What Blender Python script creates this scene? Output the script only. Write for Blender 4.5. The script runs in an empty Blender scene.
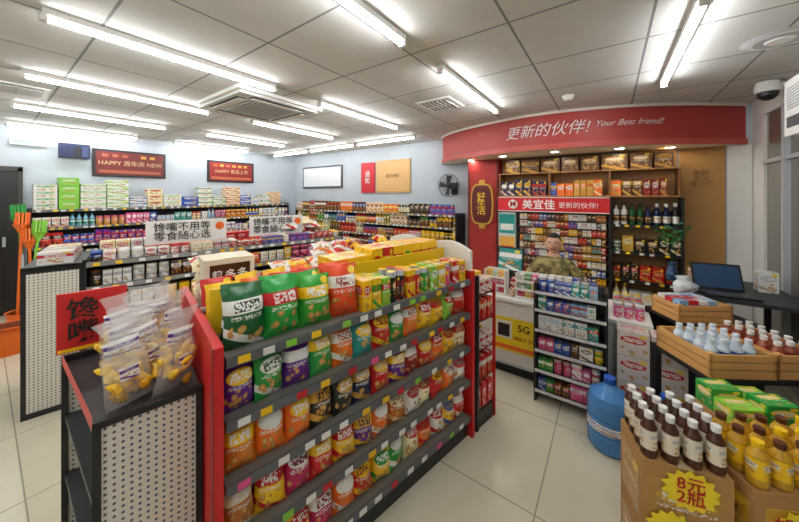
import bpy, math, random
from mathutils import Vector, Matrix
rng=random.Random(7)
D2R=math.pi/180
def C(x,y): return (.578*x+.816*y,-.816*x+.578*y)      # survey axes -> room axes
TH=-12.7*D2R
def G(p,q): return (p*math.cos(TH)-q*math.sin(TH), p*math.sin(TH)+q*math.cos(TH))
def hx(s):
    s=s.lstrip('#'); o=[]
    for i in (0,2,4):
        c=int(s[i:i+2],16)/255
        o.append(c/12.92 if c<=.04045 else ((c+.055)/1.055)**2.4)
    return tuple(o)
# ------------------------------------------------------------ materials
def newmat(n):
    m=bpy.data.materials.new(n); m.use_nodes=True
    nt=m.node_tree; b=nt.nodes['Principled BSDF']; return m,nt,b
def simple(n,c,r=.5,metal=0,em=None,es=0,noise=0,alpha=1,c2=None,thr=None):
    m,nt,b=newmat(n)
    b.inputs['Base Color'].default_value=(*c,1); b.inputs['Roughness'].default_value=r; b.inputs['Metallic'].default_value=metal
    if alpha<1: b.inputs['Alpha'].default_value=alpha
    if em: b.inputs['Emission Color'].default_value=(*em,1); b.inputs['Emission Strength'].default_value=es
    if noise:
        t=nt.nodes.new('ShaderNodeTexCoord'); nz=nt.nodes.new('ShaderNodeTexNoise'); nz.inputs['Scale'].default_value=noise
        nz.inputs['Detail'].default_value=4
        rp=nt.nodes.new('ShaderNodeValToRGB'); rp.color_ramp.elements[0].color=(*[k*.85 for k in c],1); rp.color_ramp.elements[1].color=(*[min(1,k*1.1) for k in (c2 or c)],1)
        if thr: rp.color_ramp.elements[0].position=.42; rp.color_ramp.elements[1].position=.58
        nt.links.new(t.outputs['Object'],nz.inputs['Vector']); nt.links.new(nz.outputs['Fac'],rp.inputs['Fac']); nt.links.new(rp.outputs['Color'],b.inputs['Base Color'])
    return m
class NB:
    def __init__(s,nt): s.nt=nt
    def n(s,t,**k):
        x=s.nt.nodes.new(t)
        for a,b in k.items(): setattr(x,a,b)
        return x
    def m(s,op,a,b=None,c=None):
        x=s.nt.nodes.new('ShaderNodeMath'); x.operation=op
        for i,v in enumerate((a,b,c)):
            if v is None: continue
            if isinstance(v,(int,float)): x.inputs[i].default_value=v
            else: s.nt.links.new(v,x.inputs[i])
        return x.outputs[0]
    def mix(s,f,a,b):
        x=s.nt.nodes.new('ShaderNodeMix'); x.data_type='RGBA'
        for sock,v in ((x.inputs[0],f),(x.inputs[6],a),(x.inputs[7],b)):
            if isinstance(v,tuple): sock.default_value=(*v,1)
            elif isinstance(v,(int,float)): sock.default_value=v
            else: s.nt.links.new(v,sock)
        return x.outputs[2]
def packmat(name,rough,printed=True):
    m,nt,b=newmat(name); k=NB(nt)
    a1=k.n('ShaderNodeAttribute',attribute_name='c1'); a2=k.n('ShaderNodeAttribute',attribute_name='c2')
    col=a1.outputs['Color']
    if printed:
        uv=k.n('ShaderNodeUVMap'); sp=k.n('ShaderNodeSeparateXYZ'); nt.links.new(uv.outputs[0],sp.inputs[0])
        x,y=sp.outputs[0],sp.outputs[1]; sd=a1.outputs['Alpha']
        on=k.m('GREATER_THAN',y,-.5)
        def ell(cx,cy,rx,ry):
            ex=k.m('DIVIDE',k.m('SUBTRACT',x,cx),rx); ey=k.m('DIVIDE',k.m('SUBTRACT',y,cy),ry)
            return k.m('LESS_THAN',k.m('ADD',k.m('MULTIPLY',ex,ex),k.m('MULTIPLY',ey,ey)),1)
        ay=k.m('ABSOLUTE',k.m('SUBTRACT',y,.68)); ax=k.m('ABSOLUTE',k.m('SUBTRACT',x,.5))
        el=ell(.5,.68,.4,.15); bd=k.m('LESS_THAN',ay,.11)
        pick=k.m('GREATER_THAN',sd,.45)
        logo=k.m('ADD',k.m('MULTIPLY',el,pick),k.m('MULTIPLY',bd,k.m('SUBTRACT',1,pick)))
        def vec(sx,sy,off):
            cv=k.n('ShaderNodeCombineXYZ'); nt.links.new(k.m('MULTIPLY',x,sx),cv.inputs[0]); nt.links.new(k.m('MULTIPLY',y,sy),cv.inputs[1]); nt.links.new(k.m('ADD',k.m('MULTIPLY',sd,57),off),cv.inputs[2]); return cv.outputs[0]
        def nz(sx,sy,thr,off):
            t=k.n('ShaderNodeTexNoise'); t.inputs['Scale'].default_value=1; t.inputs['Detail'].default_value=1; nt.links.new(vec(sx,sy,off),t.inputs['Vector'])
            return k.m('GREATER_THAN',t.outputs['Fac'],thr)
        txt=k.m('MULTIPLY',k.m('MULTIPLY',nz(17,20,.49,0),k.m('LESS_THAN',ay,.085)),k.m('LESS_THAN',ax,.31))
        vo=k.n('ShaderNodeTexVoronoi'); vo.inputs['Scale'].default_value=1; nt.links.new(vec(5,6,3),vo.inputs['Vector'])
        pic=k.m('MULTIPLY',k.m('LESS_THAN',vo.outputs['Distance'],.42),ell(.5,.27,.44,.2))
        piccol=k.mix(k.m('MULTIPLY',vo.outputs['Distance'],2.0),(.8,.5,.12),(.35,.12,.03))
        sm=k.m('MULTIPLY',k.m('MULTIPLY',nz(34,40,.52,21),k.m('LESS_THAN',k.m('ABSOLUTE',k.m('SUBTRACT',y,.5)),.035)),k.m('LESS_THAN',ax,.38))
        fl=k.m('MULTIPLY',ell(.8,.88,.13,.075),k.m('GREATER_THAN',k.m('FRACT',k.m('MULTIPLY',sd,13)),.4))
        sw=k.m('MULTIPLY',k.m('LESS_THAN',k.m('ABSOLUTE',k.m('SUBTRACT',k.m('ADD',y,k.m('MULTIPLY',x,.35)),.3)),.07),k.m('GREATER_THAN',k.m('FRACT',k.m('MULTIPLY',sd,29)),.5))
        c=k.mix(k.m('MULTIPLY',sw,on),col,a2.outputs['Color'])
        c=k.mix(k.m('MULTIPLY',pic,on),c,piccol)
        c=k.mix(k.m('MULTIPLY',sm,on),c,(.8,.78,.7))
        c=k.mix(k.m('MULTIPLY',fl,on),c,(.85,.6,.03))
        c=k.mix(k.m('MULTIPLY',logo,on),c,a2.outputs['Color'])
        c=k.mix(k.m('MULTIPLY',txt,on),c,k.mix(k.m('GREATER_THAN',k.m('FRACT',k.m('MULTIPLY',sd,7)),.6),(.85,.83,.8),k.mix(.6,a1.outputs['Color'],(.05,.01,.01))))
        col=c
    nt.links.new(col,b.inputs['Base Color']); b.inputs['Roughness'].default_value=rough
    return m
PACK=packmat('printed_packaging',.3)
PAINT=packmat('painted_surface',.45,False)
M_CARD=simple('cardboard',hx('b98a52'),.8,noise=6)
M_WOOD=simple('pine_wood',hx('d9a25e'),.6,noise=9)
M_TUBE=simple('led_tube_glow',(1,1,1),.5,em=(.975,.99,1),es=43)
M_DOWN=simple('downlight_glow',(1,1,1),.5,em=(1,.9,.76),es=90)
M_TXTW=simple('white_letters',(.95,.95,.95),.5)
M_TXTK=simple('black_letters',(.01,.01,.01),.5)
M_TXTR=simple('red_letters',hx('c21414'),.5)
M_TXTG=simple('gold_letters',hx('f5c93a'),.5)
M_SKIN=simple('skin',hx('d6a282'),.5,noise=12)
M_SHIRT=simple('olive_mottled_shirt',hx('6f6840'),.85,noise=14,c2=hx('a5955f'),thr=1)
M_TROU=simple('dark_trousers',hx('23252e'),.85,noise=30)
M_SHOE=simple('black_shoes',hx('17181a'),.4)
M_HAIR=simple('black_hair',hx('15110f'),.6)
M_BLUE=simple('blue_jug_plastic',hx('4f8fd0'),.12,alpha=.85)
M_FILM=simple('clear_film',(.92,.92,.92),.12,alpha=.27)
def perfmat():
    m,nt,b=newmat('perforated_steel'); k=NB(nt); t=k.n('ShaderNodeTexCoord'); sp=k.n('ShaderNodeSeparateXYZ'); nt.links.new(t.outputs['Object'],sp.inputs[0])
    fx=k.m('SUBTRACT',k.m('FRACT',k.m('MULTIPLY',sp.outputs[0],44)),.5); fz=k.m('SUBTRACT',k.m('FRACT',k.m('MULTIPLY',sp.outputs[2],44)),.5)
    d=k.m('LESS_THAN',k.m('ADD',k.m('MULTIPLY',fx,fx),k.m('MULTIPLY',fz,fz)),.045)
    nt.links.new(k.mix(d,hx('dfdbcf'),hx('55534e')),b.inputs['Base Color']); b.inputs['Roughness'].default_value=.4
    return m
M_PERF=perfmat()
def tilemat(name,c,c2,mort,size,ms,rough,off=(0,0,0)):
    m,nt,b=newmat(name); k=NB(nt); t=k.n('ShaderNodeTexCoord'); mp=k.n('ShaderNodeMapping'); mp.inputs['Location'].default_value=off
    nt.links.new(t.outputs['Object'],mp.inputs[0])
    br=k.n('ShaderNodeTexBrick'); br.offset=0; br.squash=1
    br.inputs['Scale'].default_value=1; br.inputs['Brick Width'].default_value=size; br.inputs['Row Height'].default_value=size; br.inputs['Mortar Size'].default_value=ms; br.inputs['Mortar Smooth'].default_value=.1
    br.inputs['Color1'].default_value=(*c,1); br.inputs['Color2'].default_value=(*c2,1); br.inputs['Mortar'].default_value=(*mort,1)
    nt.links.new(mp.outputs[0],br.inputs[0])
    nz=k.n('ShaderNodeTexNoise'); nz.inputs['Scale'].default_value=5; nz.inputs['Detail'].default_value=6; nt.links.new(t.outputs['Object'],nz.inputs[0])
    mx=k.n('ShaderNodeMix'); mx.data_type='RGBA'; mx.blend_type='MULTIPLY'; mx.inputs[0].default_value=.15
    nt.links.new(br.outputs['Color'],mx.inputs[6]); nt.links.new(nz.outputs['Fac'],mx.inputs[7])
    nt.links.new(mx.outputs[2],b.inputs['Base Color']); b.inputs['Roughness'].default_value=rough
    return m
M_FLOOR=tilemat('floor_tiles',hx('e2dac2'),hx('ddd5bc'),hx('a39b88'),.8,.004,.2,off=(.3,.2,0))
M_CEIL=tilemat('ceiling_tiles',hx('dcdcd8'),hx('d4d4d0'),hx('868787'),.71,.008,.85,off=(.1,.3,0))
M_WALL=simple('blue_grey_paint',hx('c3ccd4'),.8,noise=2)
M_WALLR=simple('white_paint',hx('d8d8d2'),.7,noise=2)
M_TAN=simple('tan_panel',hx('b8894c'),.6,noise=5)
M_PANE=simple('window_pane_reflection_tone',hx('6e6a5e'),.04); M_PANE.node_tree.nodes['Principled BSDF'].inputs['IOR'].default_value=2.2  # brownish-grey glass reflections put into the flat base colour
# ------------------------------------------------------------ mesh builder
class MB:
    def __init__(s): s.v=[];s.f=[];s.c1=[];s.c2=[];s.uv=[];s.mi=[];s.sm=[]
    def add(s,vs,fs,c1,c2=None,uvs=None,mi=0,smooth=False,seed=0.,M=None):
        b=len(s.v)
        if M is not None: vs=[tuple(M@Vector(v)) for v in vs]
        s.v+=vs; c2=c2 or c1
        for i,f in enumerate(fs):
            s.f.append([b+k for k in f]); s.c1.append((c1[0],c1[1],c1[2],seed)); s.c2.append((c2[0],c2[1],c2[2],1))
            s.uv.append(uvs[i] if uvs else [(-1,-1)]*len(f)); s.mi.append(mi); s.sm.append(smooth)
    def box(s,cx,cy,z0,w,d,h,c,c2=None,rz=0,mi=0,seed=None,rx=0,M=None):
        x,y=w/2,d/2
        vs=[(-x,-y,0),(x,-y,0),(x,y,0),(-x,y,0),(-x,-y,h),(x,-y,h),(x,y,h),(-x,y,h)]
        T=Matrix.Translation((cx,cy,z0))@Matrix.Rotation(rz,4,'Z')@Matrix.Rotation(rx,4,'X')
        if M is not None: T=M@T
        fs=[(0,1,5,4),(1,2,6,5),(2,3,7,6),(3,0,4,7),(4,5,6,7),(3,2,1,0)]
        q=[(0,0),(1,0),(1,1),(0,1)]
        uvs=None if seed is None else [q]*6
        s.add(vs,fs,c,c2,uvs,mi,False,seed or 0,T)
    def b2(s,x0,x1,y0,y1,z0,z1,c,mi=0,**k): s.box((x0+x1)/2,(y0+y1)/2,z0,x1-x0,y1-y0,z1-z0,c,mi=mi,**k)
    def lathe(s,prof,cx,cy,z0,n=10,mi=0,c2=None,seed=None,M=None,sx=1):
        T=Matrix.Translation((cx,cy,z0))
        if M is not None: T=M@T
        for j in range(len(prof)-1):
            (r0,h0,c0),(r1,h1,_)=prof[j],prof[j+1]
            vs=[];
            for i in range(n):
                a=2*math.pi*i/n; vs.append((r0*math.cos(a)*sx,r0*math.sin(a),h0)); 
            for i in range(n):
                a=2*math.pi*i/n; vs.append((r1*math.cos(a)*sx,r1*math.sin(a),h1))
            fs=[(i,(i+1)%n,n+(i+1)%n,n+i) for i in range(n)]
            lab = seed is not None and c0 is not None and len(c0)==4
            uvs=[[(i*3/n%1,0),((i*3/n%1)+3/n,0),((i*3/n%1)+3/n,1),(i*3/n%1,1)] for i in range(n)] if lab else None
            s.add(vs,fs,c0[:3],c2,uvs,mi,True,seed or 0,T)
    def bag(s,cx,cy,z0,w,h,t,c,c2,seed,rz=0,rx=0,mi=0,nx=6,ny=8,M=None,gather=0):
        T=Matrix.Translation((cx,cy,z0))@Matrix.Rotation(rz,4,'Z')@Matrix.Rotation(rx,4,'X')
        if M is not None: T=M@T
        ph=seed*40
        for sg in (-1,1):
            vs=[]
            for j in range(ny+1):
                v=j/ny
                for i in range(nx+1):
                    u=i/nx
                    pu=max(0,1-(2*u-1)**2)**.5; vv=min(1,max(0,(v-.04)/.92)); pv=max(0,1-abs(2*vv-1)**2.4)**.7
                    th=t*.5*pu*pv*(1+.16*math.sin(u*9+ph)*math.sin(v*12+ph))
                    pinch=1-.1*pv+(.02*math.sin(v*17+ph))
                    if gather: pinch*=1-gather*max(0,(1-abs(v-.78)/.25)); th*=1-.6*max(0,(1-abs(v-.78)/.25))
                    vs.append(((u-.5)*w*pinch,sg*th+ (.003 if j in(0,ny) and i%2 else 0)+ (.012*math.sin(u*8+ph)*v*v*gather),v*h))
            fs=[];uvs=[]
            for j in range(ny):
                for i in range(nx):
                    a=j*(nx+1)+i; f=(a,a+1,a+nx+2,a+nx+1)
                    uq=[(i/nx,j/ny),((i+1)/nx,j/ny),((i+1)/nx,(j+1)/ny),(i/nx,(j+1)/ny)]
                    if sg>0: f=f[::-1]; uq=uq[::-1]
                    fs.append(f); uvs.append(uq)
            s.add(vs,fs,c,c2,uvs,mi,True,seed,T)
    def build(s,name,mats,loc=(0,0,0),rz=0,parent=None):
        xs=[v[0] for v in s.v]; ys=[v[1] for v in s.v]; z0=min(v[2] for v in s.v)
        cx,cy=(min(xs)+max(xs))/2,(min(ys)+max(ys))/2
        if parent is not None: cx=cy=z0=0
        me=bpy.data.meshes.new(name)
        me.from_pydata([(v[0]-cx,v[1]-cy,v[2]-z0) for v in s.v],[],s.f)
        me.attributes.new('c1','FLOAT_COLOR','CORNER'); me.attributes.new('c2','FLOAT_COLOR','CORNER'); me.uv_layers.new(name='UVMap')
        A=[];B=[];U=[]
        for f,c1,c2,uv in zip(s.f,s.c1,s.c2,s.uv):
            A+=c1*len(f); B+=c2*len(f)
            for q in uv: U+=q
        me.attributes['c1'].data.foreach_set('color',A); me.attributes['c2'].data.foreach_set('color',B); me.uv_layers['UVMap'].data.foreach_set('uv',U)
        me.polygons.foreach_set('material_index',s.mi); me.polygons.foreach_set('use_smooth',s.sm)
        for m in mats: me.materials.append(m)
        me.update()
        o=bpy.data.objects.new(name,me); bpy.context.collection.objects.link(o)
        if parent is not None: o.parent=parent; o.location=loc; o.rotation_euler=(0,0,rz)
        else:
            c,sn=math.cos(rz),math.sin(rz)
            o.location=(loc[0]+c*cx-sn*cy,loc[1]+sn*cx+c*cy,loc[2]+z0); o.rotation_euler=(0,0,rz)
        return o
def adopt(ch,pa):
    bpy.context.view_layer.update(); ch.parent=pa; ch.matrix_parent_inverse=pa.matrix_world.inverted()
def text(name,body,size,loc,rz,mat,parent=None,rx=90,sp=1.0,align='CENTER',lh=1.0,ry=0,bold=.012):
    cu=bpy.data.curves.new(name,'FONT'); cu.body=body; cu.size=size; cu.align_x=align; cu.align_y='CENTER'; cu.space_character=sp; cu.space_line=lh; cu.offset=size*bold
    cu.materials.append(mat); cu.resolution_u=3
    o=bpy.data.objects.new(name,cu); bpy.context.collection.objects.link(o)
    o.rotation_euler=(rx*D2R,ry,rz); o.location=loc
    if parent is not None: adopt(o,parent)
    return o
K=hx('1a1b1d'); W=hx('e9e8e3'); RD=hx('c8181c'); YL=hx('f6c512'); GR=hx('1f9a3c'); BL=hx('1f56b8'); PU=hx('5a2088'); OR=hx('f0701a'); PK=hx('e04f8c'); BR=hx('5a3018'); TL=hx('1b9a94'); CR=hx('efe2b8'); GD=hx('d0a03a'); NV=hx('14204a'); SV=hx('b9bcc0'); MG=hx('b81558'); LG=hx('84c83a'); LB=hx('86b9de'); DR=hx('8d1218'); DG=hx('0e5a2a')
ALL=[W,RD,YL,GR,BL,PU,OR,PK,BR,TL,CR,GD,NV,SV,MG,LG,LB,DR,DG,W,RD,YL]
# ------------------------------------------------------------ products
def item(mb,kind,x,y,z,w,h,t,c,c2,sd,rz=0,M=None):
    if kind=='box': mb.box(x,y,z,w*.95,t,h,c,c2,rz=rz,seed=sd,M=M)
    elif kind=='bag': mb.bag(x,y,z,w*1.04,h,t,c,c2,sd,rz=rz,rx=-.1,M=M,nx=5,ny=6)
    elif kind=='pouch': mb.bag(x,y,z,w,h,t,c,c2,sd,rz=rz,nx=4,ny=4,M=M)
    elif kind=='bottle':
        r=w*.46; cc=(*c,1)
        mb.lathe([(r*.95,0,c2),(r,h*.1,cc),(r,h*.58,c2),(r*.36,h*.86,c),(r*.42,h,c),(0.001,h,c)],x,y,z,n=8,c2=W,seed=sd,M=M)
    elif kind=='wine':
        r=w*.44
        mb.lathe([(r*.95,0,c),(r,h*.12,(*c2,1)),(r,h*.42,c),(r,h*.6,c),(r*.36,h*.74,c),(r*.4,h*.84,c2),(r*.38,h,c2),(0.001,h,c2)],x,y,z,n=8,c2=GD,seed=sd,M=M)
    elif kind=='can' or kind=='jar':
        r=w*.46
        mb.lathe([(r,0,(*c,1)),(r,h*.82,c2 if kind=='jar' else SV),(r*.95,h,c2),(0.001,h,c2)],x,y,z,n=10,c2=c2,seed=sd,M=M)
DIM={'box':(.07,.12,.16,.24,.06),'sbox':(.06,.1,.1,.18,.06),'bag':(.12,.14,.17,.21,.06),'pouch':(.08,.11,.12,.18,.03),'bottle':(.065,.075,.19,.25,.07),'wine':(.075,.085,.26,.3,.08),'can':(.062,.068,.11,.14,.066),'jar':(.08,.1,.12,.16,.09),'cig':(.055,.06,.085,.09,.03)}
def stock(mb,L,z,hmax,kinds,pal=ALL,rows=2,y0=.03,fac=(1,4),x0=.02,M=None,gap=.004,dd=None):
    x=x0; fails=0
    while x<L-.03 and fails<4:
        kd=rng.choice(kinds); d=DIM[kd]; w=rng.uniform(d[0],d[1]); h=min(rng.uniform(d[2],d[3]),hmax); t=d[4] if kd!='box' else rng.uniform(.06,.1)
        c=rng.choice(pal); c2=rng.choice([q for q in pal if q!=c] or [W])
        if rng.random()<.35: c2=rng.choice([W,YL,RD])
        sd=rng.random()
        kk='box' if kd in('cig','sbox') else kd
        for _ in range(rng.randint(*fac)):
            if x+w>L: fails+=1; break
            for r in range(rows):
                item(mb,kk,x+w/2,y0+t/2+r*max(dd or 0,t*1.08),z,w,h,t,c,c2,sd,rz=rng.uniform(-.05,.05),M=M)
            x+=w+gap
def shelf(mb,L,D,levels,H,frame=K,deck=hx('2a2b2d'),rail=hx('3b3c40'),back=hx('33353a'),bay=.9,kick=.12,labels=True,sides=True,M=None,lab=(W,YL),rh=.039):
    mb.b2(0,L,D-.02,D,0,H,back,M=M)
    mb.b2(0,L,.02,D-.02,0,kick,frame,M=M)
    n=max(1,round(L/bay))
    for i in range(n+1):
        x=i*L/n
        if i in(0,n) and sides: mb.b2(x-.012,x+.012,0,D,0,H,frame,M=M)
        else: mb.b2(x-.012,x+.012,D-.05,D-.02,0,H,frame,M=M)
    for z in levels:
        mb.b2(.012,L-.012,0,D-.02,z-min(.02,rh),z,deck,M=M)
        mb.b2(.012,L-.012,-.012,0,z-rh+.004,z+.004,rail,M=M)
        if labels:
            x=.05
            while x<L-.06:
                mb.b2(x,x+.045,-.0145,-.012,z-.03,z-.002,rng.choice(lab),M=M); x+=rng.uniform(.075,.16)
# ------------------------------------------------------------ room shell
XB,YR,YLf,XF,H=5.1,-1.33,7.2,-2.6,2.8
def slab(name,x0,x1,y0,y1,z0,z1,mat):
    mb=MB(); mb.b2(x0,x1,y0,y1,z0,z1,W); return mb.build(name,[mat])
slab('floor',XF,XB,YR,YLf,-.1,0,M_FLOOR)
slab('ceiling',XF,XB,YR,YLf,H,H+.1,M_CEIL)
slab('wall_back',XB,XB+.15,YR-.15,YLf+.15,-.1,H+.1,M_WALL)
slab('wall_left',XF-.15,XB,YLf,YLf+.15,-.1,H+.1,M_WALL)
slab('wall_front',XF-.15,XF,YR-.15,YLf,-.1,H+.1,M_WALLR)
slab('wall_right',XF,XB,YR-.15,YR-.04,-.1,H+.1,M_WALLR)
mb=MB()
mb.b2(4.8,5.1,YR-.04,YR+.0,0,H,W)
mb.b2(XF,4.8,YR-.04,YR,2.6,H,W); mb.b2(XF,4.8,YR-.04,YR,0,.12,SV); mb.b2(XF,4.8,YR-.04,YR+.01,2.08,2.12,SV)
mull=(-1.6,-.4,.8,1.9,2.75,3.3,3.8,4.3)
for x in mull: mb.b2(x-.022,x+.022,YR-.04,YR+.025,.12,2.6,SV)
mb.build('trim_1',[PAINT])
xs=[XF,*mull,4.8]
for i in range(len(xs)-1):
    slab('window_%d'%(i+1),xs[i]+.022,xs[i+1]-.022,YR-.04,YR-.02,.12,2.6,M_PANE)
mb=MB(); mb.b2(XF,-.9,YLf-.02,YLf-.001,0,.1,hx('55504a')); mb.build('baseboard_left',[PAINT])
mb=MB(); mb.b2(-.75,.32,YLf-.03,YLf-.001,0,2.1,hx('24211f')); 
for x in(-.78,.32): mb.b2(x,x+.05,YLf-.05,YLf-.001,0,2.15,hx('3b3733'))
mb.b2(-.78,.37,YLf-.05,YLf-.001,2.1,2.17,hx('3b3733'))
for zz in (.2,1.1): mb.b2(-.65,.22,YLf-.04,YLf-.03,zz,zz+.8,hx('1a1817'))
mb.box(.2,YLf-.06,1.0,.03,.05,.14,SV); mb.build('door_1',[PAINT])
def tube(x0,x1,y,along='X',xc=None):
    mb=MB(); Lh=x1-x0
    M=Matrix.Translation((x0,y,2.745)) if along=='X' else Matrix.Translation((xc,x0,2.745))@Matrix.Rotation(math.pi/2,4,'Z')
    mb.b2(0,Lh,-.026,.026,.018,.055,W,M=M)
    mb.b2(-.01,.02,-.022,.022,-.016,.02,W,M=M); mb.b2(Lh-.02,Lh+.01,-.022,.022,-.016,.02,W,M=M)
    g=.0155; vs=[]; n=6
    for xx in(.02,Lh-.02):
        for i in range(n): a=2*math.pi*i/n; vs.append((xx,g*math.cos(a),g*math.sin(a)))
    mb.add(vs,[(i,(i+1)%n,n+(i+1)%n,n+i) for i in range(n)],W,mi=1,M=M)
    mb.build('ceiling_tube_light',[PAINT,M_TUBE])
for y in (-.4,1.12,2.6,4.0,5.45,6.85):
    for x0,x1 in((-1.8,-.4),(.2,1.62),(2.15,3.6)):  # unseen tubes over and behind the camera continue the grid, added for light
        tube(x0,x1,y)
for y0 in(2.75,4.2,5.65): tube(y0,y0+1.35,0,'Y',4.35)
mb=MB(); cx,cy=1.9,3.35; s=.5
mb.box(cx,cy,2.765,1.0,1.0,.035,W)
mb.box(cx,cy,2.74,.92,.92,.025,hx('d8d8d4'))
mb.box(cx,cy,2.735,.56,.56,.006,hx('8c8f90'))
for i in range(13): mb.box(cx-.26+i*.043,cy,2.728,.012,.54,.008,hx('d5d6d4'))
for a in range(4):
    M=Matrix.Translation((cx,cy,0))@Matrix.Rotation(a*math.pi/2,4,'Z')
    mb.box(0,.375,2.737,.62,.09,.004,hx('2c2d2e'),M=M); mb.box(0,.37,2.724,.6,.06,.006,W,M=M)
mb.build('ceiling_air_conditioner',[PAINT])
def vent(x,y):
    mb=MB(); mb.box(x,y,2.785,.42,.42,.014,W); mb.box(x,y,2.78,.34,.34,.006,hx('4a4b4c'))
    for i in range(7): mb.box(x,y-.15+i*.05,2.772,.34,.02,.01,W)
    mb.box(x,y,2.772,.02,.34,.012,W)
    mb.build('ceiling_vent',[PAINT])
vent(3.07,1.6); vent(.2,4.75)
mb=MB(); mb.lathe([(.001,-.05,W),(.035,-.05,W),(.05,-.02,W),(.06,0,W)],3.6,.36,2.8,n=16); mb.build('smoke_detector',[PAINT])
mb=MB(); mb.lathe([(.001,-.022,W),(.06,-.022,W),(.07,-.014,SV),(.12,-.014,W),(.15,-.012,SV),(.18,0,W)],3.1,-.93,2.8,n=28); mb.build('ceiling_speaker',[PAINT])
mb=MB(); mb.b2(2.9,3.62,YR+.02,YR+.22,2.2,2.62,W); mb.b2(2.95,3.57,YR+.22,YR+.225,2.26,2.34,hx('55585a'))
for i in range(8): mb.b2(2.95,3.57,YR+.22,YR+.226,2.4+i*.022,2.41+i*.022,SV)
mb.build('air_curtain',[PAINT])
mb=MB(); cx=4.2; mb.lathe([(.02,.07,W),(.075,.06,W),(.085,.01,W),(.085,-.03,W),(.07,-.035,K),(.065,-.07,K),(.035,-.1,K),(.001,-.11,K)],cx,YR+.14,2.73,n=18); mb.box(cx,YR+.06,2.72,.06,.13,.05,W)
mb.build('security_camera',[PAINT])
# ------------------------------------------------------------ canopy
pts=[(5.1,2.6),(4.8,2.42),(4.5,2.03),(4.3,1.52),(4.18,1.0),(4.18,.5),(4.3,0),(4.5,-.45),(4.8,-.9),(5.1,-1.28)]
path=[]
for i in range(len(pts)-1):
    p0=Vector(pts[max(0,i-1)]);p1=Vector(pts[i]);p2=Vector(pts[i+1]);p3=Vector(pts[min(len(pts)-1,i+2)])
    for j in range(8):
        t=j/8; path.append(.5*((2*p1)+(-p0+p2)*t+(2*p0-5*p1+4*p2-p3)*t*t+(-p0+3*p1-3*p2+p3)*t**3))
path.append(Vector(pts[-1]))
def band(mb,off,z0,z1,c):
    vs=[];n=len(path)
    for i,p in enumerate(path):
        d=(path[min(n-1,i+1)]-path[max(0,i-1)]).normalized(); nrm=Vector((d.y,-d.x))
        if nrm.x>0: nrm=-nrm
        q=p+nrm*off; vs+= [(min(q.x,5.1),max(q.y,YR),z0),(min(q.x,5.1),max(q.y,YR),z1)]
    mb.add(vs,[(2*i,2*i+2,2*i+3,2*i+1) for i in range(n-1)],c,smooth=True)
mb=MB(); zb=2.33
band(mb,0,zb,H,hx('b8403c')); band(mb,.02,zb+.0,zb+.07,hx('c8574c')); band(mb,.03,H-.035,H,hx('e5dccf')); 
n=len(path)
vs=[(p.x,p.y,zb) for p in path]+[(5.1,p.y,zb) for p in path]
mb.add(vs,[(i,n+i,n+i+1,i+1) for i in range(n-1)],hx('e9dfcb'))
can=mb.build('counter_canopy',[PAINT])
cum=[0]
for i in range(1,n): cum.append(cum[-1]+(path[i]-path[i-1]).length)
def at(s):
    s=max(0,min(cum[-1]-1e-4,s))
    for i in range(n-1):
        if cum[i+1]>=s:
            d=(path[i+1]-path[i]); L=d.length; d=d/L; p=path[i]+d*(s-cum[i]); nn=Vector((d.y,-d.x)); 
            if nn.x>0: nn=-nn
            return p,nn
def bent(name,body,size,s0,z,shear=0,bold=.004):
    cu=bpy.data.curves.new(name,'FONT'); cu.body=body; cu.size=size; cu.align_y='CENTER'; cu.shear=shear; cu.offset=size*bold
    o=bpy.data.objects.new('tmp',cu); bpy.context.collection.objects.link(o); bpy.context.view_layer.update()
    me=bpy.data.meshes.new_from_object(o.evaluated_get(bpy.context.evaluated_depsgraph_get()))
    for v in me.vertices:
        p,nn=at(s0+v.co.x); v.co=(p.x+nn.x*.012,p.y+nn.y*.012,z+v.co.y)
    bpy.data.objects.remove(o); me.materials.clear(); me.materials.append(M_TXTW)
    q=bpy.data.objects.new(name,me); bpy.context.collection.objects.link(q); adopt(q,can)
sA=min(range(n),key=lambda i:abs(path[i].y-1.2)+(0 if path[i].x<4.6 else 9))
bent('slogan_text','更新的伙伴!',.185,cum[sA]+.02,2.57,.3,-.004)
bent('slogan_subtext','Your Best friend!',.1,cum[sA]+1.05,2.6,.45,-.003)
for (x,y) in((4.5,1.3),(4.45,.6),(4.6,-.1),(4.85,-.6),(4.75,1.9)):
    mb=MB(); mb.lathe([(.055,-.008,W),(.06,0,W),(.045,-.004,W)],x,y,zb,n=16); mb.lathe([(.045,-.004,W),(.001,-.004,W)],x,y,zb,n=8,mi=1)
    mb.build('recessed_downlight',[PAINT,M_DOWN])
# ------------------------------------------------------------ counter-back fixtures
RB=-math.pi/2
def backunit(name,b0,L,D,front,levels,Hh,fill,sname,**k):
    mb=MB(); shelf(mb,L,D,levels,Hh,**k); o=mb.build(name,[PAINT],(front,b0,0),RB)
    ms=MB(); fill(ms,levels,L); ms.build(sname,[PACK],(front,b0,0),RB)
def fillcig(ms,lv,L):
    for z in lv[:]:
        x=.03
        while x<L-.06:
            c=rng.choice([RD,DR,W,GD,BL,GD,W,DR,NV,BR,RD,K,TL,YL,W,W]); c2=rng.choice([W,GD,RD,YL]); sd=rng.random()
            for _ in range(rng.randint(1,2)):
                if x>L-.05: break
                ms.box(x+.028,.02,z,.05,.03,.088,c,c2,seed=sd); x+=.055
backunit('cigarette_shelf',1.17,1.17,.26,4.82,[.42+.107*i for i in range(10)],1.49,fillcig,'cigarette_packs',rail=hx('4a3018'),back=hx('5c3a1e'),deck=hx('6b4a26'),rh=.012,labels=False)
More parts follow.
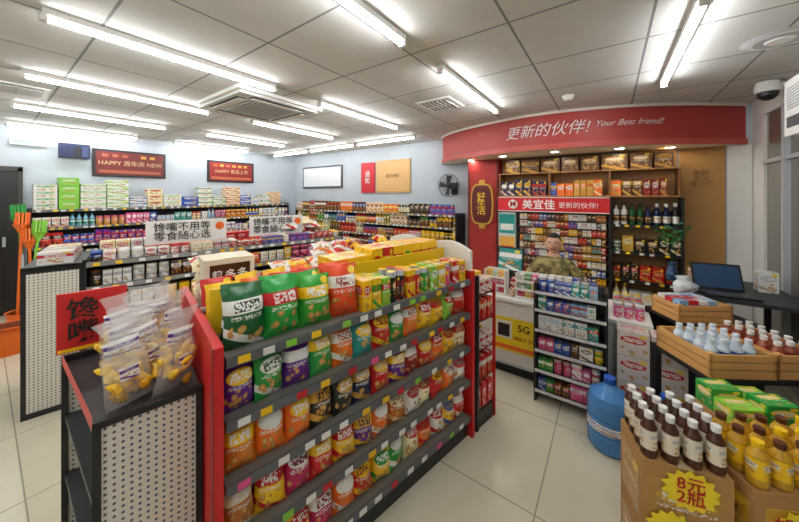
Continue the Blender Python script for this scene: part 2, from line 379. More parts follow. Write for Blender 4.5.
def fillw(ms,lv,L):
    ks=[['box','wine'],['wine','box'],['box','box','jar'],['wine'],['wine','wine','box']]
    for i,z in enumerate(lv): stock(ms,L,z,.29,ks[i%5],pal=[K,DR,RD,GD,K,BR,W,DG,CR,NV,K],rows=2,dd=.1,fac=(1,2))
backunit('liquor_shelf',-.01,.7,.28,4.82,[.3,.66,1.02,1.37],1.72,fillw,'liquor_bottles',back=hx('a88252'),rail=K)
mb=MB(); mb.b2(0,1.45,0,.05,1.5,1.72,hx('d81f26')); mb.b2(0,1.45,-.01,.0,1.5,1.512,W); mb.b2(0,1.45,-.01,0,1.708,1.72,W)
sg=mb.build('brand_sign_board',[PAINT],(4.76,1.45,0),RB)
text('sign_text','美宜佳',.15,(4.748,.86,1.6),RB,M_TXTW,sg)
text('sign_subtext','更新的伙伴!',.09,(4.748,.36,1.6),RB,M_TXTW,sg,bold=0)
mb=MB()
vs=[(4.752,1.22+.07*math.cos(a*math.pi/12),1.61+.07*math.sin(a*math.pi/12)) for a in range(24)]
mb.add(vs,[tuple(range(24))[::-1]],W); lg=mb.build('logo_disc',[PAINT]); adopt(lg,sg)
text('logo_text','M',.12,(4.748,1.22,1.61),RB,M_TXTR,sg)
mb=MB(); mb.b2(0,2.14,0,.28,1.725,1.745,hx('a8763e')); mb.b2(0,2.14,0,.28,2.07,2.085,hx('a8763e')); mb.b2(0,2.14,.26,.28,1.745,2.33,hx('b8864a'))
for x in(0,.72,1.44,2.12): mb.b2(x,x+.02,0,.28,1.745,2.07,hx('8b5a2d'))
mb.build('upper_cabinet',[PAINT],(4.81,1.45,0),RB)
ms=MB()
for x0,L,pl in((0.02,.7,[NV,BL,K,NV,OR]),(.74,1.42,[OR,GD,BL,CR,BL,W]),(1.46,2.1,[RD,DR,GD,OR,BR])):
    stock(ms,L,1.745,.29,['box'],pal=pl,rows=1,x0=x0,y0=.02,fac=(1,3))
x=.1
while x<1.95:
    w=min(rng.uniform(.2,.3),2.08-x); ms.box(x+w/2,.1,2.087,w,.16,.2,hx('6a4a2a'),GD,seed=rng.random()); x+=w+.03
ms.build('gift_boxes',[PACK],(4.81,1.45,0),RB)
mb=MB(); mb.b2(0,.5,0,.28,0,2.33,hx('a3241f')); mb.b2(.0,.03,-.01,0,0,2.33,hx('6b1512')); mb.b2(.47,.5,-.01,0,0,2.33,hx('6b1512'))
mb.build('red_pillar',[PAINT],(4.81,1.97,0),RB)
mb=MB()
def outline(w,h,z,y,c,n=24):
    vs=[]
    for i in range(n):
        a=2*math.pi*i/n; ca,sa=math.cos(a),math.sin(a)
        vs.append((w*(abs(ca)**.5)*(1 if ca>0 else -1),y,z+h*(abs(sa)**.7)*(1 if sa>0 else -1)))
    vs2=[(v[0],v[1]+.03,v[2]) for v in vs]
    mb.add(vs+vs2,[tuple(range(n))]+[(i,n+i,n+(i+1)%n,(i+1)%n) for i in range(n)],c)
outline(.19,.34,1.6,-.03,GD); outline(.165,.31,1.6,-.04,hx('5e100e')); mb.b2(-.05,.05,-.02,.01,1.94,2.0,GD); mb.b2(-.05,.05,-.02,.01,1.2,1.26,GD)
pq=mb.build('lantern_plaque',[PAINT],(4.795,1.72,0),RB)
text('plaque_text','好\n生\n活',.15,(4.745,1.72,1.6),RB,M_TXTG,pq,lh=.75)
mb=MB(); mb.b2(0,.26,0,.03,.55,1.48,hx('d8dcd9')); mb.b2(.01,.25,-.004,0,1.15,1.45,TL); mb.b2(.01,.25,-.004,0,.8,1.1,hx('e9b04a')); mb.b2(.03,.23,-.006,-.004,1.2,1.3,W); mb.b2(.03,.23,-.006,-.004,.85,.95,RD)
mb.b2(0,.26,.03,.2,0,.55,hx('5c3a1e')); mb.build('notice_board',[PAINT],(4.79,1.45,0),RB)
mb=MB(); mb.b2(0,.40,0,.02,0,2.33,hx('b58f55')); tp=mb.build('tan_panel',[M_TAN],(5.078,-.71,0),RB)
text('panel_text','新鲜\n生活\n每一天',.07,(5.07,-.91,1.95),RB,simple('brown_letters',hx('7b5a32'),.6),tp,bold=0)
mb=MB(); mb.b2(0,.2,0,.02,0,2.33,W); mb.build('white_panel',[PAINT],(5.078,-1.125,0),RB)
# wall fan
mb=MB(); fx,fy,fz=4.86,2.35,1.92
Mf=Matrix.Translation((fx,fy,fz))@Matrix.Rotation(-math.pi/2,4,'Y')
for r,hh in((.2,0),(.2,.06),(.15,-.0+.09),(.1,.1),(.06,.105),(.15,-.03),(.1,-.04)):
    seg=28
    vs=[];fs=[]
    for i in range(seg):
        a=2*math.pi*i/seg
        for k2 in range(4):
            b=2*math.pi*k2/4; vs.append(((r+.004*math.cos(b))*math.cos(a),(r+.004*math.cos(b))*math.sin(a),hh+.004*math.sin(b)))
    for i in range(seg):
        for k2 in range(4): fs.append((i*4+k2,((i+1)%seg)*4+k2,((i+1)%seg)*4+(k2+1)%4,i*4+(k2+1)%4))
    mb.add(vs,fs,K,M=Mf)
for i in range(24):
    a=i*15*D2R; Mr=Mf@Matrix.Rotation(a,4,'Z')
    mb.add([(.04,-.002,.105),(.04,.002,.105),(.15,.002,.09),(.15,-.002,.09)],[(0,1,2,3)],K,M=Mr); mb.add([(.15,-.002,.09),(.15,.002,.09),(.2,.002,.03),(.2,-.002,.03)],[(0,1,2,3)],K,M=Mr)
for i in range(4):
    Mr=Mf@Matrix.Rotation(i*math.pi/2,4,'Z'); mb.add([(.02,-.02,.03),(.17,-.07,.02),(.18,.03,.05),(.03,.03,.045)],[(0,1,2,3)],hx('3a3c40'),M=Mr)
mb.lathe([(.001,.07,K),(.035,.06,K),(.04,0,K),(.06,-.04,K),(.05,-.1,K),(.02,-.12,K),(.001,-.12,K)],0,0,0,n=14,M=Mf)
mb.b2(4.96,5.1,fy-.03,fy+.03,fz-.06,fz,K); mb.b2(5.07,5.1,fy-.06,fy+.06,fz-.16,fz+.06,K)
mb.build('wall_mounted_fan',[PAINT])
# ------------------------------------------------------------ back shelving
mb=MB(); L=4.45; lv=[.14,.42,.7,.95,1.18,1.4]; shelf(mb,L,.38,lv,1.42,rail=hx('77777a')); mb.build('grocery_shelving',[PAINT],(4.7,6.6,0),RB)
ms=MB(); ks=[['bottle','box'],['bottle','jar'],['jar','bottle','can'],['jar','box','can'],['jar','bottle','box'],['box','box','bottle']]
for z,kk in zip(lv,ks): stock(ms,L,z,.2 if z<1.3 else .33,kk,rows=1,fac=(2,4),pal=[W,RD,YL,GR,BR,CR,GD,DR,OR,K,BR,BL,DG,OR])
ms.build('grocery_goods',[PACK],(4.7,6.6,0),RB)
mb=MB(); L=4.2; lv=[.14,.42,.7,.98,1.26,1.53]; shelf(mb,L,.38,lv,1.55,rail=hx('6f6f6c')); mb.build('household_shelving',[PAINT],(.42,6.8,0),0)
ms=MB()
for z in lv[:-1]: stock(ms,L,z,.2,['pouch','jar','bottle','box','pouch','sbox'],pal=[W,W,LB,PK,BL,W,RD,K,SV,TL,PU,GD,CR],rows=1,fac=(1,4))
ms.build('household_goods',[PACK],(.42,6.8,0),0)
ms=MB(); x=.03
while x<3.9:
    w=rng.uniform(.2,.3); c,c2=rng.choice([(W,GR),(W,LG),(LG,W),(W,BL),(BL,W),(CR,RD),(W,TL),(W,PK),(K,GD),(RD,W)]); sd=rng.random(); k=rng.randint(2,4); hh=rng.uniform(.09,.12)
    if x<.9: c,c2,k=rng.choice([W,W,LG]),rng.choice([GR,LG]),4
    for j in range(k): ms.box(x+w/2,.17,1.532+j*(hh+.003),w,.22,hh,c,c2,seed=sd)
    x+=w+.015
ms.build('tissue_packs',[PACK],(.42,6.8,0),0)
def poster(name,x0,x1,z0,z1,wall,base,acc,fr=K,txt=None,tm=None,ts=.2,bold=.01):
    mb=MB(); L=x1-x0
    mb.b2(0,L,0,.03,z0,z1,fr); mb.b2(.04,L-.04,-.005,0,z0+.04,z1-.04,base)
    if acc:
        mb.b2(.08,L-.08,-.008,-.005,z0+.07,z0+.12,acc)
        for i in range(6): mb.b2(.12+i*(L-.24)/6,.12+(i+.6)*(L-.24)/6,-.008,-.005,z1-.13,z1-.08,rng.choice([acc,GD,hx('5a1a14')]))
    if wall=='L': o=mb.build(name,[PAINT],(x0,YLf-.035,0),0); p=((x0+x1)/2,YLf-.048,(z0+z1)/2); r=0
    else: o=mb.build(name,[PAINT],(XB-.03,x1,0),RB); p=(XB-.045,(x0+x1)/2,(z0+z1)/2); r=RB
    if txt: text('lettering',txt,ts,p,r,tm,o,bold=bold)
poster('framed_promo_picture',1.1,2.12,2.07,2.55,'L',hx('6e1a14'),hx('a8583a'),K,'HAPPY 周年庆 NEW',simple('cream_letters',hx('e0c090'),.5),.1,-.004)
poster('framed_promo_picture',2.87,3.9,2.04,2.52,'L',hx('8a1c16'),hx('b8643a'),K,'HAPPY 新品上市',bpy.data.materials['cream_letters'],.1,-.004)
poster('whiteboard',5.3,6.8,1.93,2.49,'B',hx('e8ecee'),None,hx('4a4c50'))
poster('red_notice_poster',4.27,4.67,1.8,2.48,'B',hx('c4232a'),None,hx('c4232a'),'通\n知',M_TXTW,.15,0)
poster('cork_notice_board',3.32,4.22,1.8,2.5,'B',hx('d9ad70'),None,hx('caa26a'),'员工守则',simple('brown_ink',hx('6b4a22'),.6),.09,0)
mb=MB(); mb.b2(.72,1.06,YLf-.12,YLf-.01,2.35,2.58,NV)
for i in range(4): mb.b2(.73+i*.08,.795+i*.08,YLf-.13,YLf-.12,2.37,2.54,rng.choice([NV,K,hx('32406a')]))
mb.build('wall_display_box',[PAINT])
mb=MB(); mb.b2(.25,.6,YLf-.06,YLf-.005,2.5,2.6,W); mb.b2(.28,.57,YLf-.065,YLf-.06,2.52,2.58,hx('9aa6ae')); mb.build('emergency_light',[PAINT])
# ------------------------------------------------------------ gondola near (snack)
GO=G(.247,1.255)
mb=MB(); L=1.57; LV=[.16,.42,.66,.90,1.14]
shelf(mb,L,.44,LV,1.2,bay=.8,sides=False,deck=hx('77746c'),rail=hx('5c5e62'),lab=(W,YL,RD,W,PK,W,LG),back=hx('8a8578'))
M2=Matrix.Translation((L,.9,0))@Matrix.Rotation(math.pi,4,'Z')
shelf(mb,L,.44,LV,1.2,bay=.8,sides=False,deck=hx('c9c6bd'),M=M2,back=hx('c9c3b5'))
mb.b2(-.03,0,-.03,.93,0,1.2,RD); mb.b2(-.034,-.03,-.03,.0,0,1.2,hx('8f1216'))
mb.b2(L,L+.03,-.02,.92,0,1.2,RD)
mb.b2(0,L,.24,.25,1.14,1.34,hx('f0c818'))
vs=[];N=24
for i in range(N+1):
    t=i/N; y=.0+t*.9; zt=1.41-.07*abs(t-.5)*2 + .03*math.sin(t*math.pi*3)
    vs+=[(L+.0,y,1.2),(L+.0,y,zt),(L+.03,y,1.2),(L+.03,y,zt)]
fs=[]
for i in range(N):
    a=4*i; fs+=[(a,a+4,a+5,a+1),(a+2,a+3,a+7,a+6),(a+1,a+5,a+7,a+3)]
fs+=[(0,1,3,2),(4*N,4*N+2,4*N+3,4*N+1)]
mb.add(vs,fs,W)
mb.build('snack_gondola_shelf',[PAINT],(*GO,0),TH)
ms=MB()
rows=[( .90,[(PU,YL),(GR,W),(PU,W),(GR,YL),(OR,W),(TL,YL),(RD,YL),(GR,W),(OR,W),(YL,RD),(YL,RD),(LG,RD),(RD,W)]),
      ( .66,[(hx('d8781c'),YL),(OR,W),(OR,YL),(K,GD),(K,GD),(NV,GD),(RD,YL),(PU,YL),(DR,W),(RD,YL),(OR,RD),(YL,RD),(CR,RD)]),
      ( .42,[(hx('b8651c'),CR),(YL,RD),(MG,W),(RD,YL),(YL,RD),(PU,YL),(OR,W),(hx('b8651c'),CR),(W,RD),(CR,RD),(RD,YL),(OR,W),(W,RD)]),
      ( .16,[(LG,RD),(LG,YL),(YL,RD),(MG,W),(OR,W),(RD,YL),(YL,GR),(GR,W),(CR,RD),(OR,RD),(W,RD),(YL,BL),(RD,W)])]
for z,cols in rows:
    x=.012
    for c,c2 in cols:
        w=.1187; sd=rng.random(); hh=rng.uniform(.2,.218)
        for r in range(3):
            ms.bag(x+w/2+rng.uniform(-.006,.006),.052+r*.09,z,w*1.12,hh*rng.uniform(.93,1.0),.1,c,c2,sd,rx=-.14+rng.uniform(-.08,.06),rz=rng.uniform(-.26,.26),nx=8 if r==0 else 5,ny=11 if r==0 else 6)
        x+=w
for z,_ in rows: stock(ms,L,z,.2,['bag'],rows=1,M=M2,dd=.09)
x=.02
for c,c2 in((DG,W),(GR,RD),(hx('2f9a2c'),YL),(hx('e0481c'),W)):
    sd=rng.random()
    for r in range(2): ms.bag(x+.075+r*.01,.06+r*.09,1.14,.168,.235+rng.uniform(-.02,.02),.12,c,c2,sd,rx=-.14,rz=rng.uniform(-.3,.3),nx=9,ny=12)
    x+=.152
ms.build('snack_bags',[PACK],(*GO,0),TH)
ms=MB()
x=.64
for i,(c,c2,w,h,kd) in enumerate([(YL,RD,.06,.16,'box'),(YL,GR,.06,.16,'box'),(LG,RD,.06,.15,'box'),(K,YL,.06,.17,'can'),(K,RD,.06,.17,'can'),(YL,RD,.065,.16,'box'),(RD,YL,.06,.15,'can'),(GR,YL,.07,.15,'can'),(LG,W,.07,.15,'box'),(YL,W,.07,.15,'box'),(PK,YL,.07,.15,'can'),(RD,W,.07,.15,'box'),(YL,RD,.07,.14,'box')]):
    if x+w>L: break
    sd=rng.random()
    for r in range(2): item(ms,kd,x+w/2,.05+r*.08,1.14,w,h,.07,c,c2,sd)
    x+=w+.004
x=.62
while x<L-.08:
    c,c2=rng.choice([(YL,RD),(YL,GR),(YL,RD),(LG,RD),(YL,RD),(RD,YL)]); sd=rng.random()
    for r in range(2): ms.box(x+.045,.32+r*.11,1.14,.085,.1,.26-.03*(x<.8),c,c2,seed=sd)
    x+=.09
x=.0
while x<L-.12:
    w=rng.uniform(.12,.18); c,c2=rng.choice([(W,RD),(RD,W),(CR,RD),(W,OR),(DR,YL),(YL,RD)])
    if not(.0<x<.34): 
        for j in range(rng.randint(2,4)): ms.bag(x+w/2,.74,1.15+j*.05+.02,w,.16,.08,c,c2,rng.random(),rx=-1.2,rz=rng.uniform(-.4,.4))
    if x<.55:
        for j in range(2): ms.bag(x+w/2,.36+.12*j,1.14,w,.19,.08,rng.choice([YL,RD,OR]),c2,rng.random(),rx=-.1,rz=rng.uniform(-.4,.4))
    x+=w
ms.box(.17,.72,1.14,.28,.24,.075,CR,RD,seed=.6)
ms.build('noodle_and_candy_packs',[PACK],(*GO,0),TH)
mb=MB(); mb.box(0,0,0,.25,.2,.18,W,mi=0); mb.box(0,-.101,.03,.2,.004,.12,hx('3c1c10'),W,mi=1); mb.box(0,0,.18,.06,.2,.002,hx('d9c9a0'),mi=1)
q=G(.41,1.97); o=mb.build('biscuit_carton',[simple('beige_card',hx('e3d8c2'),.8),PACK],(q[0],q[1],1.217),TH)
ct=G(.41,1.862); text('carton_text','趣多多',.06,(ct[0]-.002,ct[1],1.305),TH,M_TXTW,o)
# near end cap
mb=MB()
def quad_deck(z,th,c):
    vs=[(-.1,1.45,z),(.21,1.45,z),(.21,2.13,z),(-.24,2.13,z)]; vs=[(v[0],v[1],v[2]-th) for v in vs]+vs
    mb.add(vs,[(3,2,1,0),(4,5,6,7),(0,1,5,4),(1,2,6,5),(2,3,7,6),(3,0,4,7)],c)
for z in(.14,.42,.7,.95): quad_deck(z,.02,hx('3a3b3d'))
for (p0,qq) in((-.1,1.44),(-.25,2.13)):
    for x in(p0,.19): mb.b2(x,x+.022,qq-.012,qq+.012,0,.98,K)
    mb.b2(p0,.212,qq-.012,qq+.012,.955,.98,K); mb.b2(p0,.212,qq-.012,qq+.012,.04,.07,K)
mb.add([(-.1,1.44,.95),(-.25,2.13,.95),(-.25,2.13,1.0),(-.1,1.44,1.0)],[(0,1,2,3)],RD)
ec=mb.build('end_cap_display_rack',[PAINT],(0,0,0),TH)
for nm,p0,qq in(('side_panel_1',-.078,1.44),('side_panel_2',-.228,2.13)):
    m3=MB(); m3.b2(p0,.19,qq-.003,qq+.003,.07,.955,W); s3=m3.build(nm,[M_PERF],(0,0,0),TH); adopt(s3,ec)
ms=MB()
for z in(.14,.42,.7):
    Mx=Matrix.Translation((-.13,2.05,z))@Matrix.Rotation(-math.pi/2,4,'Z')
    stock(ms,.58,0,.2,['bag','pouch'],rows=2,M=Mx,dd=.07)
ms.build('end_cap_snacks',[PACK],(0,0,0),TH)
ms=MB()
bp=[(-.0,1.54),(.12,1.53),(.06,1.66),(-.03,1.7),(.13,1.78),(.02,1.83),(-.05,1.93),(.09,1.95),(.02,2.04),(.14,2.04)]
for i,(p,qq) in enumerate(bp):
    Mx=Matrix.Translation((p,qq,.955))@Matrix.Rotation(rng.uniform(.1,1.0),4,'Z')@Matrix.Rotation(rng.uniform(-.12,.12),4,'X')@Matrix.Rotation(rng.uniform(-.12,.12),4,'Y')
    for k2 in range(24):
        r=rng.uniform(.013,.019); xx=rng.uniform(-.052,.052); yy=rng.uniform(-.026,.026)*(1-abs(xx)*10)*2
        c=rng.choice([YL,hx('f0c030'),hx('f5d060'),hx('e8a81c')])
        Mk=Mx@Matrix.Translation((xx,yy,rng.uniform(.01,.14)))@Matrix.Rotation(rng.uniform(-1,1),4,'X')@Matrix.Rotation(rng.uniform(-1,1),4,'Y')
        ms.lathe([(.001,0,c),(r,.008,c),(r*.8,.035,c),(.001,.05,c)],0,0,0,n=7,M=Mk)
    ms.bag(0,0,0,.15,.33,.1,W,W,rng.random(),mi=1,M=Mx,nx=10,ny=14,gather=.5)
    ms.box(0,-.053,.11,.055,.003,.05,hx('f4f1ea'),PU,seed=.4,mi=2,M=Mx)
    ms.bag(0,0,.19,.11,.06,.045,hx('f2efe8'),PU,.4,mi=2,M=Mx,nx=5,ny=3)
ms.build('clear_snack_bags',[PAINT,M_FILM,PACK],(0,0,0),TH)
mb=MB(); mb.b2(-.27,-.02,2.155,2.17,.98,1.27,hx('c8201f')); mb.b2(-.265,-.025,2.152,2.155,.985,1.0,YL); mb.b2(-.14,-.12,2.15,2.165,.9,.98,K)
rp=mb.build('red_snack_placard',[PAINT],(0,0,0),TH)
t=G(-.18,2.145); text('placard_text','馋\n嘴',.115,(t[0],t[1],1.125),TH,M_TXTK,rp,lh=.95)
# far end cap
mb=MB(); Me=Matrix.Translation((1.57+.03+.3,0.0,0))@Matrix.Rotation(math.pi/2,4,'Z')
shelf(mb,.9,.28,[.14,.36,.58,.8,1.0],1.15,sides=False,frame=K,rail=RD,deck=hx('5b2020'),M=Me)
for yy in(.0,.89): 
    mb.b2(1.89,1.902,yy-.01,yy+.01,0,1.05,RD)
mb.build('end_cap_rack',[PAINT],(*GO,0),TH)
ms=MB()
for z in[.14,.36,.58,.8,1.0]: stock(ms,.89,z,.19,['sbox','pouch','sbox'],pal=[W,RD,PK,W,CR,RD,YL],rows=3,M=Me,dd=.08,x0=.0,fac=(1,2))
ms.build('end_cap_candy',[PACK],(*GO,0),TH)
# ------------------------------------------------------------ second gondola
G2=G(-.3,3.65)
mb=MB(); L2=2.5; LV2=[.16,.45,.72,.96,1.17]
shelf(mb,L2,.36,LV2,1.2,rail=hx('8a8a88')); M22=Matrix.Translation((L2,.74,0))@Matrix.Rotation(math.pi,4,'Z'); shelf(mb,L2,.36,LV2,1.2,M=M22)
mb.b2(-.34,0,.0,.012,.0,1.18,K); mb.b2(-.34,0,.72,.732,0,1.18,K); mb.b2(-.34,0,0,.73,1.15,1.18,K); mb.b2(-.32,-.02,.02,.72,.6,.62,K)
g2=mb.build('second_gondola_shelf',[PAINT],(*G2,0),TH)
m3=MB(); m3.b2(-.31,-.03,-.008,-.002,.05,1.13,W); s3=m3.build('side_panel',[M_PERF],(*G2,0),TH); adopt(s3,g2)
ms=MB()
for z in LV2[:-1]:
    stock(ms,L2,z,.19,['pouch','pouch','sbox','jar'],rows=1,fac=(1,3),pal=[W,RD,CR,W,K,YL,BR,SV,PK,OR]); stock(ms,L2,z,.2,['box','bag','jar'],rows=1,fac=(2,4),M=M22)
stock(ms,L2,1.17,.08,['sbox','pouch','jar'],rows=2,fac=(1,3),pal=[W,SV,RD,CR,K,W,BL],y0=.05); stock(ms,L2,1.17,.12,['box','jar'],rows=2,M=M22,dd=.1,y0=.1)
x=1.75
for i in range(9): ms.bag(x+rng.uniform(0,.6),.2+rng.uniform(0,.3),1.22+.018*i,.2,.22,.1,rng.choice([W,RD,CR]),RD,rng.random(),rx=-1.3,rz=rng.uniform(-.6,.6))
for zz in(.62,1.18): 
    for i in range(3): ms.box(-.17,.15+i*.2,zz,.2,.17,.1,rng.choice([W,CR,SV]),RD,seed=rng.random())
ms.build('gondola_goods',[PACK],(*G2,0),TH)
for p0,p1 in((.1,.82),(1.07,1.74)):
    mb=MB(); mb.b2(p0,p1,3.93,3.945,1.23,1.48,hx('f2f0ea')); mb.b2(p0,p1,3.926,3.93,1.23,1.24,OR)
    for x in(p0+.1,p1-.1): mb.b2(x-.008,x+.008,3.945,3.955,1.17,1.3,K)
    vs=[(p1-.07+.045*math.cos(a*.5236),3.924,1.4-.045*math.sin(a*.5236)) for a in range(12)]; mb.add(vs,[tuple(range(12))],OR)
    o=mb.build('snack_sign_board',[PAINT],(0,0,0),TH); c=G((p0+p1)/2-.05,3.918); text('board_text','馋嘴不用等\n零食随心选',.1,(c[0],c[1],1.36),TH,M_TXTK,o,lh=.95,bold=.006)
# ------------------------------------------------------------ brooms
mb=MB(); bx,by=C(-4.75,3.75)
mb.lathe([(.10,0,OR),(.14,.28,OR),(.15,.29,OR),(.13,.285,hx('8a3a0c')),(.09,.02,hx('8a3a0c')),(.001,.02,hx('8a3a0c'))],bx,by,0,n=16)
for i,(dx,dy,c,lean,hh) in enumerate([(-.05,.0,OR,.03,1.3),(.04,.04,GR,-.05,1.4),(.02,-.06,LG,.08,1.2),(.07,-.03,OR,-.02,1.1)]):
    Mx=Matrix.Translation((bx+dx,by+dy,.03))@Matrix.Rotation(lean,4,'Y')
    mb.lathe([(.014,0,c),(.014,hh,c)],0,0,0,n=8,M=Mx)
    mb.lathe([(.014,hh-.08,c),(.05,hh,c),(.08,hh+.05,c),(.001,hh+.05,c)],0,0,0,n=10,M=Mx,sx=1)
    for k2 in range(12):
        a=k2*math.pi/6; mb.box(.055*math.cos(a),.055*math.sin(a),hh+.04,.018,.018,.16,c,M=Mx,rx=.12*math.sin(a))
mb.build('broom_stand',[PAINT])
mb=MB(); bx,by=C(-4.35,3.3); mb.box(bx,by,0,.34,.26,.28,OR); mb.box(bx,by,.28,.38,.3,.02,hx('c8540c')); mb.box(bx,by,.285,.28,.2,.02,hx('6e2c06')); mb.lathe([(.01,0,SV),(.01,.8,SV)],bx+.1,by,.28,n=8); mb.build('mop_bucket',[PAINT])
# ------------------------------------------------------------ service counter
mb=MB(); CL=1.32
mb.b2(0,CL,0,.5,.1,.72,hx('e6e4de')); mb.b2(.02,CL-.02,.04,.48,0,.1,K); mb.b2(-.02,CL+.02,-.03,.52,.72,.75,hx('f0efe9'))
mb.b2(0,CL,-.006,0,.1,.12,SV)
for x in(.5,1.02): mb.b2(x,x+.006,-.002,0,.12,.72,hx('a9a7a0'))
sc=mb.build('service_counter',[PAINT],(2.97,1.07,0),RB)
mb=MB(); mb.b2(.12,.56,-.012,-.007,.24,.56,hx('f2d21e')); mb.b2(.14,.54,-.014,-.012,.26,.3,hx('e86a1c')); mb.b2(.15,.3,-.014,-.012,.36,.53,hx('e8e4da')); mb.b2(.17,.28,-.016,-.014,.38,.5,K)
yp=mb.build('yellow_promo_poster',[PAINT],(2.97,1.07,0),RB)
text('poster_text','5G',.09,(2.952,.66,.48),RB,M_TXTK,yp); text('poster_text_small','电话卡 办理',.038,(2.952,.65,.38),RB,M_TXTR,yp)
mb=MB(); L=.5; lv=[.1,.27,.44,.61,.78,.93]
for x in(0,L): mb.b2(x-.01,x+.01,0,.2,0,1.0,K)
for z in lv: mb.b2(0,L,0,.19,z-.012,z,K); mb.b2(0,L,-.01,0,z-.014,z+.008,hx('cfcfcf'))
mb.b2(0,L,.18,.2,0,1.0,hx('3a3a3c'))
mb.build('candy_rack',[PAINT],(2.73,.52,0),RB)
ms=MB()
for i,z in enumerate(lv): stock(ms,L-.01,z,.12,['cig','can','cig','sbox'],pal=[W,LB,BL,BL,W,TL,W] if i>=3 else [W,GR,BL,RD,YL,W,PK,BR,K],rows=2,dd=.05,fac=(1,2),gap=.001)
ms.build('gum_and_candy_packs',[PACK],(2.73,.52,0),RB)
mb=MB(); 
for i in range(2): mb.b2(0,.48,.06+.11*i,.17+.11*i,0,.05+.07*i,hx('d5dde2'))
mb.build('tiered_counter_stand',[PAINT],(2.97,.5,.75),RB)
ms=MB()
for i in range(2): stock(ms,.47,.05+.07*i,.11,['sbox','cig'],pal=[BL,W,LB,TL,W,W,BL],rows=1,y0=.07+.11*i,fac=(1,3))
ms.build('cough_drop_boxes',[PACK],(2.97,.5,.75),RB)
# white countertop racks left of the gum rack
for b0 in(1.05,.74):
    mb=MB()
    for x in(0,.2): mb.b2(x-.006,x+.006,0,.14,0,.24,W)
    mb.b2(0,.2,.134,.14,0,.24,W)
    for i in range(3): mb.b2(0,.2,0,.134,.01+.078*i,.016+.078*i,W); mb.b2(0,.2,-.004,0,.005+.078*i,.03+.078*i,W)
    mb.build('countertop_rack',[PAINT],(3.0,b0,.75),RB)
    ms=MB()
    for i in range(3): stock(ms,.195,.017+.078*i,.06,['cig'],pal=[RD,W,YL,PK,GR,W],rows=2,y0=.02,dd=.05,fac=(1,1),x0=.012,gap=.002)
    ms.build('lighters_and_gum',[PACK],(3.0,b0,.75),RB)
ms=MB()
for j in range(3):
    stock(ms,.24,.0,.12,['can'],pal=[W,PK,W,RD],rows=1,y0=.04+.13*j,fac=(3,5))
ms.build('drink_cans',[PACK],(2.97,.0,.75),RB)
ms=MB()
for (x,y,w,d,h,c,c2) in((.29,.1,.02,.14,.07,CR,RD),(.43,.3,.12,.12,.09,YL,RD),(.28,.3,.12,.12,.12,RD,W)):
    ms.box(x,y,.0,w,d,h,c,c2,seed=rng.random())
ms.build('counter_sundries',[PACK],(2.97,1.07,.75),RB)
mb=MB(); mb.box(0,0,0,.2,.16,.02,K); mb.box(0,.03,.02,.05,.04,.2,K); 
Mt=Matrix.Translation((0,0,.16))@Matrix.Rotation(-.18,4,'X'); mb.box(0,0,0,.28,.03,.26,K,M=Mt); mb.box(0,-.017,.015,.25,.003,.23,hx('2b8f8a'),W,seed=.3,mi=1,M=Mt)
mb.build('pos_terminal',[PAINT,PACK],(3.38,.9,.75),RB-.1)
mb=MB(); mb.box(0,0,0,.13,.14,.13,W); mb.box(0,-.045,.13,.1,.04,.02,hx('c9c9c5')); mb.box(0,-.071,.04,.1,.004,.05,hx('45484a')); mb.box(0,-.05,.15,.07,.002,.06,W,rx=.3); mb.build('receipt_printer',[PAINT],(3.26,1.0,.75),RB)
def jug(x,y):
    mb=MB(); c=(.3,.5,.8); pr=[(.001,0,c),(.12,0,c),(.135,.02,c),(.135,.1,c),(.128,.115,c),(.135,.13,c),(.135,.2,c),(.128,.215,c),(.135,.23,c),(.135,.31,c),(.12,.36,c),(.05,.41,c),(.032,.43,c),(.032,.46,c)]
    mb.lathe(pr,x,y,0,n=24); mb.lathe([(.034,.43,BL),(.036,.475,BL),(.001,.48,BL)],x,y,0,n=16,mi=1)
    mb.lathe([(.1365,.14,(*W,1)),(.1365,.195,W)],x,y,0,n=24,mi=2,c2=BL,seed=.3); mb.build('water_jug',[M_BLUE,PAINT,PACK])
jug(2.55,.0); jug(2.52,-.3)
ms=MB()
for j in range(4):
    for i in range(2): ms.box(.1+i*.2,.09,.0+j*.185,.19,.15,.18,hx('d8cfc8'),RD,seed=.8)
ms.build('stacked_drink_packs',[PACK],(2.765,-.04,0),RB)
def bottle(ms,x,y,z,c,lab,cap,h=.2,r=.03,M=None,mi=0):
    l4=(*lab,1)
    ms.lathe([(.001,0,c),(r*.9,0,c),(r,h*.04,c),(r,h*.2,l4),(r,h*.64,c),(r*.98,h*.68,c),(r*.5,h*.84,c),(r*.42,h*.86,cap),(r*.55,h*.87,cap),(r*.55,h,cap),(.001,h,cap)],x,y,z,n=12,c2=W,seed=.7,M=M,mi=mi)
def star(mb,cx,y,cz,r,c,n=14):
    vs=[]
    for i in range(2*n):
        a=math.pi*i/n; rr=r*(1 if i%2 else .8); vs.append((cx+rr*1.15*math.cos(a),y,cz+rr*math.sin(a)))
    vs+=[(v[0],y+.004,v[2]) for v in vs]; m=2*n
    mb.add(vs,[tuple(range(m))]+[(i,m+i,m+(i+1)%m,(i+1)%m) for i in range(m)],c)
